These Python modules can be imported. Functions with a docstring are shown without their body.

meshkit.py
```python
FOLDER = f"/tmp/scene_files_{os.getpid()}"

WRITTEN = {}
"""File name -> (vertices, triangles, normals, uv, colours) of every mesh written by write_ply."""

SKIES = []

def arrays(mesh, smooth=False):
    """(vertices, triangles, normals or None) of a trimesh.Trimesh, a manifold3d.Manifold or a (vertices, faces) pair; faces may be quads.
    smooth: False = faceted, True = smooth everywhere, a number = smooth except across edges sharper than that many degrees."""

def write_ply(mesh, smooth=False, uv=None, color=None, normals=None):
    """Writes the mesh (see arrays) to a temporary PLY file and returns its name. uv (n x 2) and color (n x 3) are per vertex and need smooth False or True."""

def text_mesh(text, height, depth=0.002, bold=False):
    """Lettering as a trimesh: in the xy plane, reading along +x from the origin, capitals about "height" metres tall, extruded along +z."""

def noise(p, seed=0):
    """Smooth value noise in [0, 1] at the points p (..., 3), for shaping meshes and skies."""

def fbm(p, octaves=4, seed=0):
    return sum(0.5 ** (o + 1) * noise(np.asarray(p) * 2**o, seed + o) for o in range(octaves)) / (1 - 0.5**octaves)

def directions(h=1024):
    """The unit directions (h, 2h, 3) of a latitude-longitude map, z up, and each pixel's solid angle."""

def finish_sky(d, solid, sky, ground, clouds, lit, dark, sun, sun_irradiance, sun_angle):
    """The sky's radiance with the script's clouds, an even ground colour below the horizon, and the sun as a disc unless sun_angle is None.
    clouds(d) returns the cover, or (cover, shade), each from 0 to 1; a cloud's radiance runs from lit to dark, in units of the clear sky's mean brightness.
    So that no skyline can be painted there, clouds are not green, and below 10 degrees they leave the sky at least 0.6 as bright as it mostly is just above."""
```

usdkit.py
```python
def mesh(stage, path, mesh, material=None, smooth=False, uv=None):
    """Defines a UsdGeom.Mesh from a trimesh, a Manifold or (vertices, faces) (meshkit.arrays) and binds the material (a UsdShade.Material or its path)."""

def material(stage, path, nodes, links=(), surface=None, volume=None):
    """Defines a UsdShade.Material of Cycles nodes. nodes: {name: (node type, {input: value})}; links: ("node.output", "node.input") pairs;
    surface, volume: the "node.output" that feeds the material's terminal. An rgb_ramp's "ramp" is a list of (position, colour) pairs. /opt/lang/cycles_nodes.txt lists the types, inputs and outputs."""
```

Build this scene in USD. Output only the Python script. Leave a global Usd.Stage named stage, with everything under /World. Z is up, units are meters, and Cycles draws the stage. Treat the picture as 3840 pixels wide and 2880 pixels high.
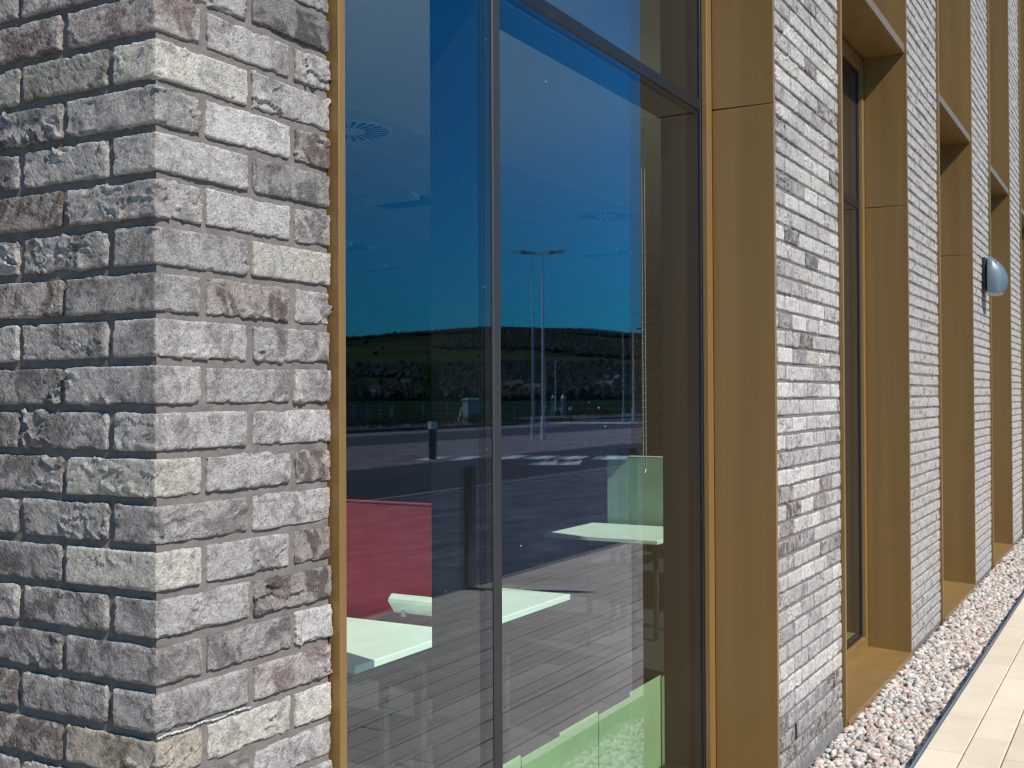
import math, random
import numpy as np
import trimesh
from scipy.spatial import ConvexHull, cKDTree
import usdkit, meshkit
from meshkit import noise, fbm
from pxr import Usd, UsdGeom, UsdLux, UsdShade, Gf, Sdf, Vt

random.seed(7); RNG = np.random.default_rng(7)
stage = Usd.Stage.CreateInMemory()
UsdGeom.SetStageUpAxis(stage, UsdGeom.Tokens.z); UsdGeom.SetStageMetersPerUnit(stage, 1.0)
UsdGeom.Xform.Define(stage, '/World'); UsdGeom.Scope.Define(stage, '/World/Looks')

# ---------------------------------------------------------------- camera
EYE = np.array([-1.28718, -1.38298, 1.60961])
YAW, PITCH, ROLL = math.radians(29.58797), math.radians(.63314), math.radians(-.26248)
_f = np.array([math.cos(YAW)*math.cos(PITCH), math.sin(YAW)*math.cos(PITCH), math.sin(PITCH)])
_r = np.array([math.sin(YAW), -math.cos(YAW), 0.]); _u = np.cross(_r, _f)
_r2 = _r*math.cos(ROLL)+_u*math.sin(ROLL); _u2 = -_r*math.sin(ROLL)+_u*math.cos(ROLL)
cam = UsdGeom.Camera.Define(stage, '/World/camera')
cam.AddTransformOp().Set(Gf.Matrix4d(*_r2, 0, *_u2, 0, *(-_f), 0, *EYE, 1))
cam.CreateHorizontalApertureAttr(36.0); cam.CreateVerticalApertureAttr(27.0)
cam.CreateFocalLengthAttr(36*4245.913/3840)
cam.CreateFStopAttr(10.0); cam.CreateFocusDistanceAttr(2.6)
cam.CreateClippingRangeAttr(Gf.Vec2f(.05, 20000))
cam.CreateExposureAttr(.35)

# ---------------------------------------------------------------- sky and sun
LIGHT = np.array([.34, 1.0, -1.08]); LIGHT /= np.linalg.norm(LIGHT)
SUN_EL = math.asin(-LIGHT[2]); SUN_ROT = math.atan2(-LIGHT[0], -LIGHT[1])
sky_mat = usdkit.material(stage, '/World/Looks/sky', {
    's': ('sky_texture', {'sky_type': 'single_scattering', 'sun_disc': False, 'sun_elevation': SUN_EL, 'sun_rotation': SUN_ROT,
                          'altitude': 60.0, 'air_density': 1.0, 'aerosol_density': .6, 'ozone_density': 2.0}),
    'm': ('mix_color', {'blend_type': 'multiply', 'fac': 1.0, 'b': (.14, 1.22, 1.80), 'use_clamp': False}),
    'b': ('background_shader', {'strength': .06})}, [('s.color', 'm.a'), ('m.result', 'b.color')], surface='b.background')
dome = UsdLux.DomeLight.Define(stage, '/World/sky')
UsdShade.MaterialBindingAPI.Apply(dome.GetPrim()).Bind(sky_mat)
sun = UsdLux.DistantLight.Define(stage, '/World/sun')
sun.CreateNormalizeAttr(True); sun.CreateIntensityAttr(1.2); sun.CreateAngleAttr(.53); sun.CreateColorAttr(Gf.Vec3f(1, .95, .87))
_z = -LIGHT; _x = np.cross([0, 0, 1], _z); _x /= np.linalg.norm(_x); _y = np.cross(_z, _x)
sun.AddTransformOp().Set(Gf.Matrix4d(*_x, 0, *_y, 0, *_z, 0, 0, -30, 40, 1))

# ---------------------------------------------------------------- helpers
_used = {}
def numbered(parent, name):
    k = _used.get((parent, name), 0); _used[(parent, name)] = k+1
    return f'{parent}/{name}' if k == 0 else f'{parent}/{name}_{k:03d}'
def tag(prim, label=None, cat=None, group=None, kind=None):
    p = prim.GetPrim() if hasattr(prim, 'GetPrim') else prim
    for k, v in (('label', label), ('category', cat), ('group', group), ('kind', kind)):
        if v: p.SetCustomDataByKey(k, v)
    return p
def path_of(parent): return '/World' if parent is None else str(parent.GetPath())
def thing(name, label, cat, loc=(0, 0, 0), rotz=0, group=None, kind=None, parent=None):
    x = UsdGeom.Xform.Define(stage, numbered(path_of(parent), name))
    if any(loc): x.AddTranslateOp().Set(Gf.Vec3d(*map(float, loc)))
    if rotz: x.AddRotateZOp().Set(float(rotz))
    return tag(x, label, cat, group, kind)
def group_part(name, parent, label=None):
    x = UsdGeom.Xform.Define(stage, numbered(path_of(parent), name))
    return tag(x, label)
def obj(name, mesh, mat, parent=None, smooth=False, label=None, cat=None, group=None, kind=None):
    m = usdkit.mesh(stage, numbered(path_of(parent), name), mesh, mat, smooth=smooth)
    return tag(m, label, cat, group, kind)
def dup(src, loc, label, rotz=0, group=None):
    was = src.GetCustomData()
    r = thing(src.GetName().rstrip('0123456789').rstrip('_'), label, was['category'], loc, rotz, group or was.get('group'))
    r.GetReferences().AddInternalReference(src.GetPath()); r.SetInstanceable(True)
    return r
def join(ms):
    vs, fs, n = [], [], 0
    for m in ms:
        v, f = (m.vertices, m.faces) if hasattr(m, 'vertices') else m
        vs.append(np.asarray(v)); fs.append(np.asarray(f)+n); n += len(v)
    return np.vstack(vs), np.vstack(fs)
def _chamfer_template():
    s = np.array([[a, b, c] for a in (-1, 1) for b in (-1, 1) for c in (-1, 1)], float)
    v = np.vstack([np.column_stack([s[:, 0]*(1-.2*(k != 0)), s[:, 1]*(1-.2*(k != 1)), s[:, 2]*(1-.2*(k != 2))]) for k in range(3)])
    h = ConvexHull(v, qhull_options='QJ'); f = h.simplices.copy()
    nrm = np.cross(v[f[:, 1]]-v[f[:, 0]], v[f[:, 2]]-v[f[:, 0]]); c = v[f].mean(1)
    flip = (nrm*c).sum(1) < 0; f[flip] = f[flip][:, ::-1]
    axis = np.repeat([0, 1, 2], 8)
    return np.vstack([s]*3), axis, f
_CS, _CA, _CF = _chamfer_template()
def rbox(x0, x1, y0, y1, z0, z1, r=.003):
    c = np.array([(x0+x1)/2, (y0+y1)/2, (z0+z1)/2]); h = np.array([x1-x0, y1-y0, z1-z0])/2
    r = min(r, h.min()*.45)
    v = _CS*h - _CS*r*(np.arange(3)[None, :] != _CA[:, None])
    return v+c, _CF
def sheet(x0, x1, y0, y1, z, nx=1, ny=1):
    xs, ys = np.linspace(x0, x1, nx+1), np.linspace(y0, y1, ny+1)
    g = np.array([[x, y, z] for y in ys for x in xs]); w = nx+1
    f = [[j*w+i, j*w+i+1, (j+1)*w+i+1, (j+1)*w+i] for j in range(ny) for i in range(nx)]
    f = np.array(f); return g, np.vstack([f[:, [0, 1, 2]], f[:, [0, 2, 3]]])
def cyl(x, y, z0, z1, r0, r1=None, n=24, bevel=0):
    r1 = r0 if r1 is None else r1
    prof = [(0, z0), (r0, z0)] + ([(r1, z1-bevel), (r1-bevel, z1)] if bevel else [(r1, z1)]) + [(0, z1)]
    m = trimesh.creation.revolve(np.array(prof), sections=n); m.apply_translation([x, y, 0]); return m.vertices, m.faces
def tube(points, r, n=8):
    ms = []
    for a, b in zip(points[:-1], points[1:]):
        m = trimesh.creation.cylinder(radius=r, segment=[a, b], sections=n); ms.append((m.vertices, m.faces))
    return join(ms)
def hull(pts):
    m = trimesh.convex.convex_hull(np.asarray(pts, float)); return m.vertices, m.faces

def mat(name, nodes, links, surface='p.BSDF', volume=None):
    return usdkit.material(stage, '/World/Looks/'+name, nodes, links, surface=surface, volume=volume)
def simple(name, col, rough=.5, metallic=0., spec=.5, var=.12, scale=6., bump=0., bscale=200., coat=0.):
    """Plain paint, metal or fabric: the colour varies a little and the surface has a fine grain."""
    c = np.array(col)
    n = {'g': ('geometry', {}), 'n': ('noise_texture', {'scale': scale, 'detail': 5.0, 'roughness': .6}),
         'r': ('rgb_ramp', {'ramp': [(.3, tuple(c*(1-var))), (.7, tuple(np.minimum(c*(1+var), .95)))]}),
         'p': ('principled_bsdf', {'roughness': rough, 'metallic': metallic, 'specular_ior_level': spec, 'coat_weight': coat})}
    l = [('g.position', 'n.vector'), ('n.fac', 'r.fac'), ('r.color', 'p.base_color')]
    if bump:
        n['m'] = ('noise_texture', {'scale': bscale, 'detail': 3.0}); n['b'] = ('bump', {'strength': .6, 'distance': bump})
        l += [('g.position', 'm.vector'), ('m.fac', 'b.height'), ('b.normal', 'p.normal')]
    return mat(name, n, l)

# ---------------------------------------------------------------- materials
def brick_look(name, base, patch, amount=.45, streak=(.5, .49, .46), island=False, ramp=None):
    """Rough hand-made brick: mottled body, darker burnt patches, pale lime bloom, quartz specks and a gritty grain."""
    warm = np.array([1.10, 1.012, .952]); b, pt, st = np.array(base)*warm, np.array(patch)*warm, np.array(streak)*warm
    n = {'g': ('geometry', {}), 'o': ('object_info', {}), 'k': ('math', {'math_type': 'multiply', 'value2': 91.0}),
         'c': ('combine_xyz', {}), 'a': ('vector_math', {'math_type': 'add'}),
         'n1': ('noise_texture', {'scale': 17.0, 'detail': 6.0, 'roughness': .62, 'distortion': .7}),
         'r1': ('rgb_ramp', {'ramp': [(amount-.04, (1, 1, 1)), (amount+.06, (0, 0, 0))]}),
         'n2': ('noise_texture', {'scale': 60.0, 'detail': 6.0, 'roughness': .7}),
         'r2': ('rgb_ramp', {'ramp': [(.28, (.50,)*3), (.5, (.96,)*3), (.75, (1.28,)*3)]}),
         'n3': ('noise_texture', {'scale': 26.0, 'detail': 5.0, 'roughness': .65, 'distortion': 1.2}),
         'r3': ('rgb_ramp', {'ramp': [(.56, (0, 0, 0)), (.72, (.55,)*3)]}),
         'n4': ('noise_texture', {'scale': 270.0, 'detail': 4.0, 'roughness': .7}),
         'r4': ('rgb_ramp', {'ramp': [(.32, (.34,)*3), (.45, (.95,)*3), (.68, (1.24,)*3)]}),
         'v': ('voronoi_texture', {'scale': 150.0, 'feature': 'f1'}),
         'rv': ('rgb_ramp', {'ramp': [(.10, (1, 1, 1)), (.16, (0, 0, 0))]}),
         'wn': ('white_noise_texture', {'dimensions': '3D'}), 'rw': ('rgb_ramp', {'ramp': [(.9, (0, 0, 0)), (.93, (.7,)*3)]}),
         'sp': ('math', {'math_type': 'multiply'}),
         'tone': ('rgb_ramp', {'ramp': [(0, (.84,)*3), (1, (1.14,)*3)]}),
         'm1': ('mix_color', {'a': tuple(b)}), 'm2': ('mix_color', {'b': tuple(st)}),
         'm3': ('mix_color', {'blend_type': 'multiply', 'fac': 1.0}), 'm4': ('mix_color', {'blend_type': 'multiply', 'fac': 1.0}),
         'm5': ('mix_color', {'blend_type': 'multiply', 'fac': 1.0}), 'm6': ('mix_color', {'b': (.8, .8, .77)}),
         'patch': ('color', {'value': tuple(pt)}),
         'bn': ('noise_texture', {'scale': 230.0, 'detail': 6.0, 'roughness': .75}), 'b': ('bump', {'strength': 1.0, 'distance': .0042}),
         'p': ('principled_bsdf', {'roughness': .93, 'specular_ior_level': .25})}
    l = [('o.random', 'k.value1'), ('k.value', 'c.x'), ('k.value', 'c.y'), ('g.position', 'a.vector1'), ('c.vector', 'a.vector2'),
         ('a.vector', 'n1.vector'), ('a.vector', 'n2.vector'), ('a.vector', 'n3.vector'), ('g.position', 'n4.vector'), ('g.position', 'v.vector'),
         ('v.position', 'wn.vector'), ('wn.value', 'rw.fac'), ('v.distance', 'rv.fac'), ('rv.color', 'sp.value1'), ('rw.color', 'sp.value2'),
         ('n1.fac', 'r1.fac'), ('r1.color', 'm1.fac'), ('patch.color', 'm1.b'), ('n3.fac', 'r3.fac'), ('r3.color', 'm2.fac'), ('m1.result', 'm2.a'),
         ('n2.fac', 'r2.fac'), ('m2.result', 'm3.a'), ('r2.color', 'm3.b'), ('n4.fac', 'r4.fac'), ('m3.result', 'm4.a'), ('r4.color', 'm4.b'),
         ('o.random', 'tone.fac'), ('m4.result', 'm5.a'), ('tone.color', 'm5.b'), ('sp.value', 'm6.fac'), ('m5.result', 'm6.a'), ('m6.result', 'p.base_color'),
         ('g.position', 'bn.vector'), ('bn.fac', 'b.height'), ('b.normal', 'p.normal')]
    if island:
        l = [(a.replace('o.random', 'g.random_per_island'), c) for a, c in l]
        n['body'] = ('rgb_ramp', {'ramp': [(p_, tuple(np.array(c_)*warm)) for p_, c_ in ramp], 'interpolate': False}); l += [('g.random_per_island', 'body.fac'), ('body.color', 'm1.a')]
        n.pop('o')
    return mat(name, n, l)

BRICK = {
    'white': brick_look('brick_white', (.43, .425, .42), (.30, .295, .295), .40, (.53, .525, .51)),
    'cream': brick_look('brick_cream', (.42, .415, .385), (.30, .295, .28), .41, (.52, .515, .48)),
    'light': brick_look('brick_light', (.345, .338, .337), (.215, .208, .21), .45, (.45, .445, .44)),
    'mid': brick_look('brick_mid', (.30, .292, .294), (.145, .138, .14), .47, (.40, .395, .39)),
    'dark': brick_look('brick_dark', (.225, .217, .22), (.085, .080, .082), .49, (.32, .315, .31)),
    'brown': brick_look('brick_brown', (.30, .275, .263), (.115, .098, .092), .49, (.43, .415, .40)),
    'pink': brick_look('brick_pink', (.315, .29, .285), (.165, .130, .127), .46, (.42, .405, .395)),
    'olive': brick_look('brick_olive', (.285, .28, .265), (.155, .15, .135), .46, (.40, .40, .35)),
    'peach': brick_look('brick_peach', (.42, .38, .33), (.18, .15, .12), .41, (.52, .48, .43)),
    'pier': brick_look('brick_pier', (.40, .395, .39), (.27, .262, .262), .43, (.50, .495, .485)),
    'pier_pale': brick_look('brick_pier_pale', (.45, .445, .44), (.33, .325, .325), .41, (.54, .535, .52)),
}
BRICK_FAR = brick_look('brick_far', (.36, .35, .35), (.24, .225, .22), .43, (.48, .47, .46), island=True,
    ramp=[(0, (.44, .43, .425)), (.25, (.34, .335, .33)), (.42, (.48, .47, .46)), (.6, (.27, .26, .26)), (.72, (.37, .325, .315)), (.8, (.42, .41, .40)), (.92, (.18, .172, .172))])
MORTAR = mat('mortar', {'g': ('geometry', {}), 'n': ('noise_texture', {'scale': 40.0, 'detail': 6.0, 'roughness': .7}),
    'r': ('rgb_ramp', {'ramp': [(.3, (.132, .112, .101)), (.7, (.198, .172, .157))]}), 'm': ('noise_texture', {'scale': 480.0, 'detail': 3.0}),
    'b': ('bump', {'strength': .7, 'distance': .0015}), 'p': ('principled_bsdf', {'roughness': .95, 'specular_ior_level': .2})},
    [('g.position', 'n.vector'), ('n.fac', 'r.fac'), ('r.color', 'p.base_color'), ('g.position', 'm.vector'), ('m.fac', 'b.height'), ('b.normal', 'p.normal')])
WALL_FAR = mat('brick_wall_far', {'g': ('geometry', {}), 'mp': ('mapping', {'rotation': (0, math.pi/2, math.pi/2)}),
    'k': ('brick_texture', {'color1': (.34, .33, .325), 'color2': (.22, .21, .21), 'mortar': (.24, .22, .21), 'scale': 1.0, 'brick_width': .225, 'row_height': .075, 'mortar_size': .005}),
    'p': ('principled_bsdf', {'roughness': .95})}, [('g.position', 'mp.vector'), ('mp.vector', 'k.vector'), ('k.color', 'p.base_color')])

BRONZE = mat('bronze', {'g': ('geometry', {}), 'mp': ('mapping', {'scale': (6.0, 6.0, .16)}), 'n': ('noise_texture', {'scale': 1.7, 'detail': 5.0, 'roughness': .55}),
    'r': ('rgb_ramp', {'ramp': [(.25, (.166, .092, .030)), (.5, (.195, .110, .036)), (.75, (.215, .127, .045))]}),
    'n2': ('noise_texture', {'scale': 900.0, 'detail': 2.0}), 'b': ('bump', {'strength': .25, 'distance': .0003}),
    'p': ('principled_bsdf', {'roughness': .36, 'metallic': .0, 'specular_ior_level': .75, 'specular_tint': (1.0, .84, .58)})},
    [('g.position', 'mp.vector'), ('mp.vector', 'n.vector'), ('n.fac', 'r.fac'), ('r.color', 'p.base_color'), ('g.position', 'n2.vector'), ('n2.fac', 'b.height'), ('b.normal', 'p.normal')])
BLACK = simple('black_frame', (.014, .0135, .016), .42, spec=.3)
RUBBER = simple('black_gasket', (.02, .019, .02), .6)
def glass_look(name, tint, refl, k):
    """A coated pane: clear with a slight tint, mirror-like as the view grows oblique; only the outer face of a pane reflects."""
    return mat(name, {'f': ('fresnel', {'IOR': 1.5}), 'g': ('geometry', {}), 'm': ('math', {'math_type': 'multiply', 'value2': k, 'use_clamp': True}),
        'i': ('math', {'math_type': 'subtract', 'value1': 1.0}), 'x': ('math', {'math_type': 'multiply'}),
        't': ('transparent_bsdf', {'color': tint}), 'gl': ('glossy_bsdf', {'color': refl, 'roughness': 0.0}), 'mix': ('mix_closure', {})},
        [('f.fac', 'm.value1'), ('g.backfacing', 'i.value2'), ('m.value', 'x.value1'), ('i.value', 'x.value2'), ('x.value', 'mix.fac'), ('t.BSDF', 'mix.closure1'), ('gl.BSDF', 'mix.closure2')],
        surface='mix.closure')
GLASS = glass_look('glass_outer', (.88, .95, .90), (.69, .70, .92), 1.75)
GLASS2 = glass_look('glass_inner', (.90, .96, .91), (.62, .70, .92), 1.35)
STEEL = simple('steel', (.20, .20, .21), .18, metallic=1.0, var=.05)
WHITE = simple('white_laminate', (.80, .82, .80), .45, var=.04)
PLASTER = simple('white_plaster', (.82, .82, .80), .9, var=.03)
TILE = simple('ceiling_tile', (.72, .72, .71), .95, var=.06, scale=3)
CARPET = simple('dark_carpet', (.026, .026, .028), .97, var=.25, scale=60, bump=.002)
LIME = simple('lime_sheet', (.38, .46, .26), .55, var=.08, scale=4)
RED = simple('red_fabric', (.38, .022, .032), .95, var=.1, bump=.001, bscale=900)
PALE = simple('pale_fabric', (.22, .33, .28), .95, var=.08, bump=.001, bscale=900)
ROOMWALL = simple('room_wall', (.10, .10, .10), .9)
DARKSLOT = simple('dark_slot', (.02, .02, .022), .8)
LAMP = simple('lamp_metal', (.105, .135, .16), .42, metallic=.15, var=.05)
LENS = simple('lamp_lens', (.62, .60, .50), .3, var=.03)
DARKMETAL = simple('dark_metal', (.035, .04, .045), .5, metallic=.3)
GALV = simple('galvanised', (.38, .40, .42), .42, metallic=.7)
CABINET = simple('cabinet_paint', (.16, .30, .26), .45)
WPAINT = simple('white_marking', (.72, .72, .70), .85, var=.1, scale=9)
BARK = simple('bark', (.09, .065, .045), .9)
PAVER = mat('cream_paver', {'g': ('geometry', {}), 'o': ('object_info', {}), 'n': ('noise_texture', {'scale': 3.0, 'detail': 6.0, 'roughness': .65}),
    'r': ('rgb_ramp', {'ramp': [(.3, (.60, .495, .36)), (.7, (.69, .58, .44))]}), 't': ('rgb_ramp', {'ramp': [(0, (.86, .86, .87)), (1, (1.05,)*3)]}),
    'n2': ('noise_texture', {'scale': 420.0, 'detail': 3.0}), 'r2': ('rgb_ramp', {'ramp': [(.3, (.86,)*3), (.6, (1.03,)*3)]}),
    'm': ('mix_color', {'blend_type': 'multiply', 'fac': 1.0}), 'm2': ('mix_color', {'blend_type': 'multiply', 'fac': 1.0}),
    'b': ('bump', {'strength': .4, 'distance': .001}), 'p': ('principled_bsdf', {'roughness': .9, 'specular_ior_level': .3})},
    [('g.position', 'n.vector'), ('n.fac', 'r.fac'), ('r.color', 'm.a'), ('o.random', 't.fac'), ('t.color', 'm.b'), ('m.result', 'm2.a'), ('g.position', 'n2.vector'),
     ('n2.fac', 'r2.fac'), ('r2.color', 'm2.b'), ('m2.result', 'p.base_color'), ('n2.fac', 'b.height'), ('b.normal', 'p.normal')])
SAND = simple('joint_sand', (.13, .10, .072), .95, scale=90)
def blocks(name, c1, c2, mort):
    return mat(name, {'g': ('geometry', {}), 'mp': ('mapping', {}),
        'k': ('brick_texture', {'color1': c1, 'color2': c2, 'mortar': mort, 'scale': 1.0, 'brick_width': .2, 'row_height': .1, 'mortar_size': .004, 'bias': 0.0}),
        'ms': ('mapping', {'scale': (.7, 2.6, 1.0)}), 'n': ('noise_texture', {'scale': 1.1, 'detail': 8.0, 'roughness': .8}), 'r': ('rgb_ramp', {'ramp': [(.36, (.40, .38, .40)), (.5, (.95, .95, .95)), (.64, (1.75, 1.75, 1.7))]}),
        'm': ('mix_color', {'blend_type': 'multiply', 'fac': 1.0}), 'p': ('principled_bsdf', {'roughness': .85})},
        [('g.position', 'mp.vector'), ('mp.vector', 'k.vector'), ('g.position', 'ms.vector'), ('ms.vector', 'n.vector'), ('n.fac', 'r.fac'), ('k.color', 'm.a'), ('r.color', 'm.b'), ('m.result', 'p.base_color')])
BLOCKS = blocks('grey_blocks', (.125, .13, .142), (.085, .088, .10), (.06, .06, .065))
BLOCKS2 = blocks('brindle_blocks', (.25, .21, .20), (.19, .165, .16), (.12, .1, .1))
ASPHALT = simple('asphalt', (.05, .05, .052), .9, var=.2, scale=5, bump=.003, bscale=120)
KERB = simple('kerb_concrete', (.36, .35, .33), .9)
SOIL = simple('bed_soil', (.11, .09, .07), .95, var=.4, scale=3)
EDGING = simple('steel_edging', (.17, .19, .22), .45, metallic=.3)

# ================================================================ the ground
def terrain_height(x, y):
    r = np.hypot(x, y); az = np.degrees(np.arctan2(y, x))
    s = np.clip((r-820)/1750, 0, 1); s = s*s*(3-2*s)
    ridge = 117 + 9*np.sin(np.radians(az*9+20)) + 44*(fbm(np.stack([x/620, y/620, 0*x], -1), 4, 3)-.5)*2
    roll = 12*(fbm(np.stack([x/330, y/330, 0*x+5], -1), 3, 9)-.5)*np.clip((r-700)/600, 0, 1)
    return -.17 + s*ridge + roll*(r < 3000)
rr = np.concatenate([[0], np.geomspace(12, 6500, 150)]); aa = np.linspace(-math.pi, math.pi, 361)[:-1]
R_, A_ = np.meshgrid(rr, aa, indexing='ij'); gx, gy = R_*np.cos(A_), R_*np.sin(A_)
gv = np.stack([gx, gy, terrain_height(gx, gy)], -1).reshape(-1, 3); na = len(aa)
ii, jj = np.meshgrid(np.arange(len(rr)-1), np.arange(na), indexing='ij'); j2 = (jj+1) % na
gf = np.stack([ii*na+jj, (ii+1)*na+jj, (ii+1)*na+j2, ii*na+j2], -1).reshape(-1, 4)
GROUND = mat('grass_and_fields', {'g': ('geometry', {}), 'v': ('voronoi_texture', {'scale': .0052, 'randomness': 1.0}),
    'sep': ('separate_color', {}), 'rv': ('rgb_ramp', {'ramp': [(0, (.028, .048, .022)), (.35, (.035, .058, .027)), (.6, (.032, .053, .027)), (.8, (.046, .060, .030)), (1, (.025, .043, .020))]}),
    'n': ('noise_texture', {'scale': .003, 'detail': 5.0, 'roughness': .6}), 'rn': ('rgb_ramp', {'ramp': [(.50, (0, 0, 0)), (.53, (1, 1, 1))]}),
    'n2': ('noise_texture', {'scale': .35, 'detail': 6.0}), 'r2': ('rgb_ramp', {'ramp': [(.3, (.7,)*3), (.7, (1.25,)*3)]}),
    'm1': ('mix_color', {'b': (.015, .030, .018)}), 'm2': ('mix_color', {'blend_type': 'multiply', 'fac': 1.0}), 'p': ('principled_bsdf', {'roughness': 1.0, 'specular_ior_level': .0})},
    [('g.position', 'v.vector'), ('v.color', 'sep.color'), ('sep.r', 'rv.fac'), ('rv.color', 'm1.a'), ('g.position', 'n.vector'), ('n.fac', 'rn.fac'), ('rn.color', 'm1.fac'),
     ('g.position', 'n2.vector'), ('n2.fac', 'r2.fac'), ('m1.result', 'm2.a'), ('r2.color', 'm2.b'), ('m2.result', 'p.base_color')])
obj('ground', (gv, gf), GROUND, smooth=True, kind='structure')

EDGE_Y = -.456
paving = thing('paving', None, None, kind='structure')
obj('joint_bed', rbox(-5.0, 30, -3.12, EDGE_Y-.002, -.16, -.0055, .002), SAND, paving)
far_pavers, near_pavers = [], []
for j in range(16):
    y1 = EDGE_Y-.003-.164*j; y0 = y1-.1602
    off = 4.775 if j % 2 == 0 else 4.44
    for i in range(-15, 40):
        x0 = off+.628*i+RNG.uniform(-.004, .004); x1 = x0+.628-.0085
        dz = RNG.normal(0, .0009); b = rbox(x0, x1, y0, y1, -.06, dz, .0028)
        b = rbox(x0, x1, y0, y1, -.06, dz, .004)
        (near_pavers if 2.6 < x0 < 14.2-j*.22 else far_pavers).append(b)
for b in near_pavers: obj('paver', b, PAVER, paving)
obj('pavers_beyond', join(far_pavers), PAVER, paving, kind='stuff')
obj('edging', rbox(-5.0, 30, EDGE_Y-.0005, EDGE_Y+.0075, -.17, .006, .001), EDGING, paving)

obj('side_path', join([rbox(-9, -.47, EDGE_Y+.01, 14, -.25, -.06, .003), rbox(-9, -5.01, -3.12, EDGE_Y+.009, -.25, -.061, .003)]), simple('side_gravel', (.36, .26, .165), .95, scale=40), kind='structure')
obj('block_paving', rbox(-40, 60, -8.55, -3.125, -.2, -.004, .002), BLOCKS, kind='structure')
obj('kerb', join([rbox(-40+.915*i, -40+.915*i+.91, -8.68, -8.556, -.3, .012, .012) for i in range(110)]), KERB, kind='structure')
road = thing('road', None, None, kind='structure')
obj('asphalt', sheet(-60, 130, -14.4, -8.675, -.105), ASPHALT, road)
STRIPES = [((23.9, -15.37), (24.09, -14.97), (25.83, -15.51), (25.62, -15.96)), ((24.27, -14.57), (24.47, -14.15), (26.41, -14.72), (26.21, -15.15)),
           ((25.36, -13.66), (25.57, -13.22), (27.48, -13.78), (27.29, -14.21)), ((25.75, -12.85), (25.95, -12.42), (27.58, -12.86), (27.38, -13.29)),
           ((26.05, -12.05), (26.22, -11.60), (27.86, -12.05), (27.66, -12.46)), ((26.40, -11.05), (26.66, -10.45), (28.24, -10.96), (27.98, -11.52))]
for st in STRIPES: obj('zebra_stripe', (np.array([[x, y, -.094] for x, y in st]), np.array([[0, 1, 2], [0, 2, 3]])), WPAINT, road)
for st in (((23.52, -11.49), (23.73, -11.04), (25.76, -11.98)), ((23.77, -10.96), (23.99, -10.49), (26.03, -11.39))):
    obj('road_marking', (np.array([[x, y, -.094] for x, y in st]), np.array([[0, 1, 2]])), WPAINT, road)
obj('parking_bay_paving', sheet(-60, 130, -22.2, -14.4, -.10), BLOCKS2, kind='structure')
lane = thing('access_lane', None, None, kind='structure')
obj('asphalt', sheet(-60, 130, -28.2, -22.2, -.108), ASPHALT, lane)
obj('pale_strip', sheet(-60, 60, -31.0, -28.2, -.104), BLOCKS2, lane)
obj('asphalt', sheet(60.01, 90, -33.5, -28.2, -.107), ASPHALT, lane)
for k in range(7):
    x0 = 62+.22*k; y0 = -31.6+.8*k
    v = np.array([[x0, y0, -.098], [x0+3.4, y0-.1, -.098], [x0+3.5, y0+.42, -.098], [x0+.1, y0+.5, -.098]])
    obj('zebra_stripe', (v, np.array([[0, 1, 2], [0, 2, 3]])), WPAINT, lane)
obj('planting_bed', join([rbox(-60, 59, -36.4, -31.2, -.3, .02, .05), rbox(74, 130, -40, -33.6, -.3, .02, .05)]), SOIL, kind='structure')
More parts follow.
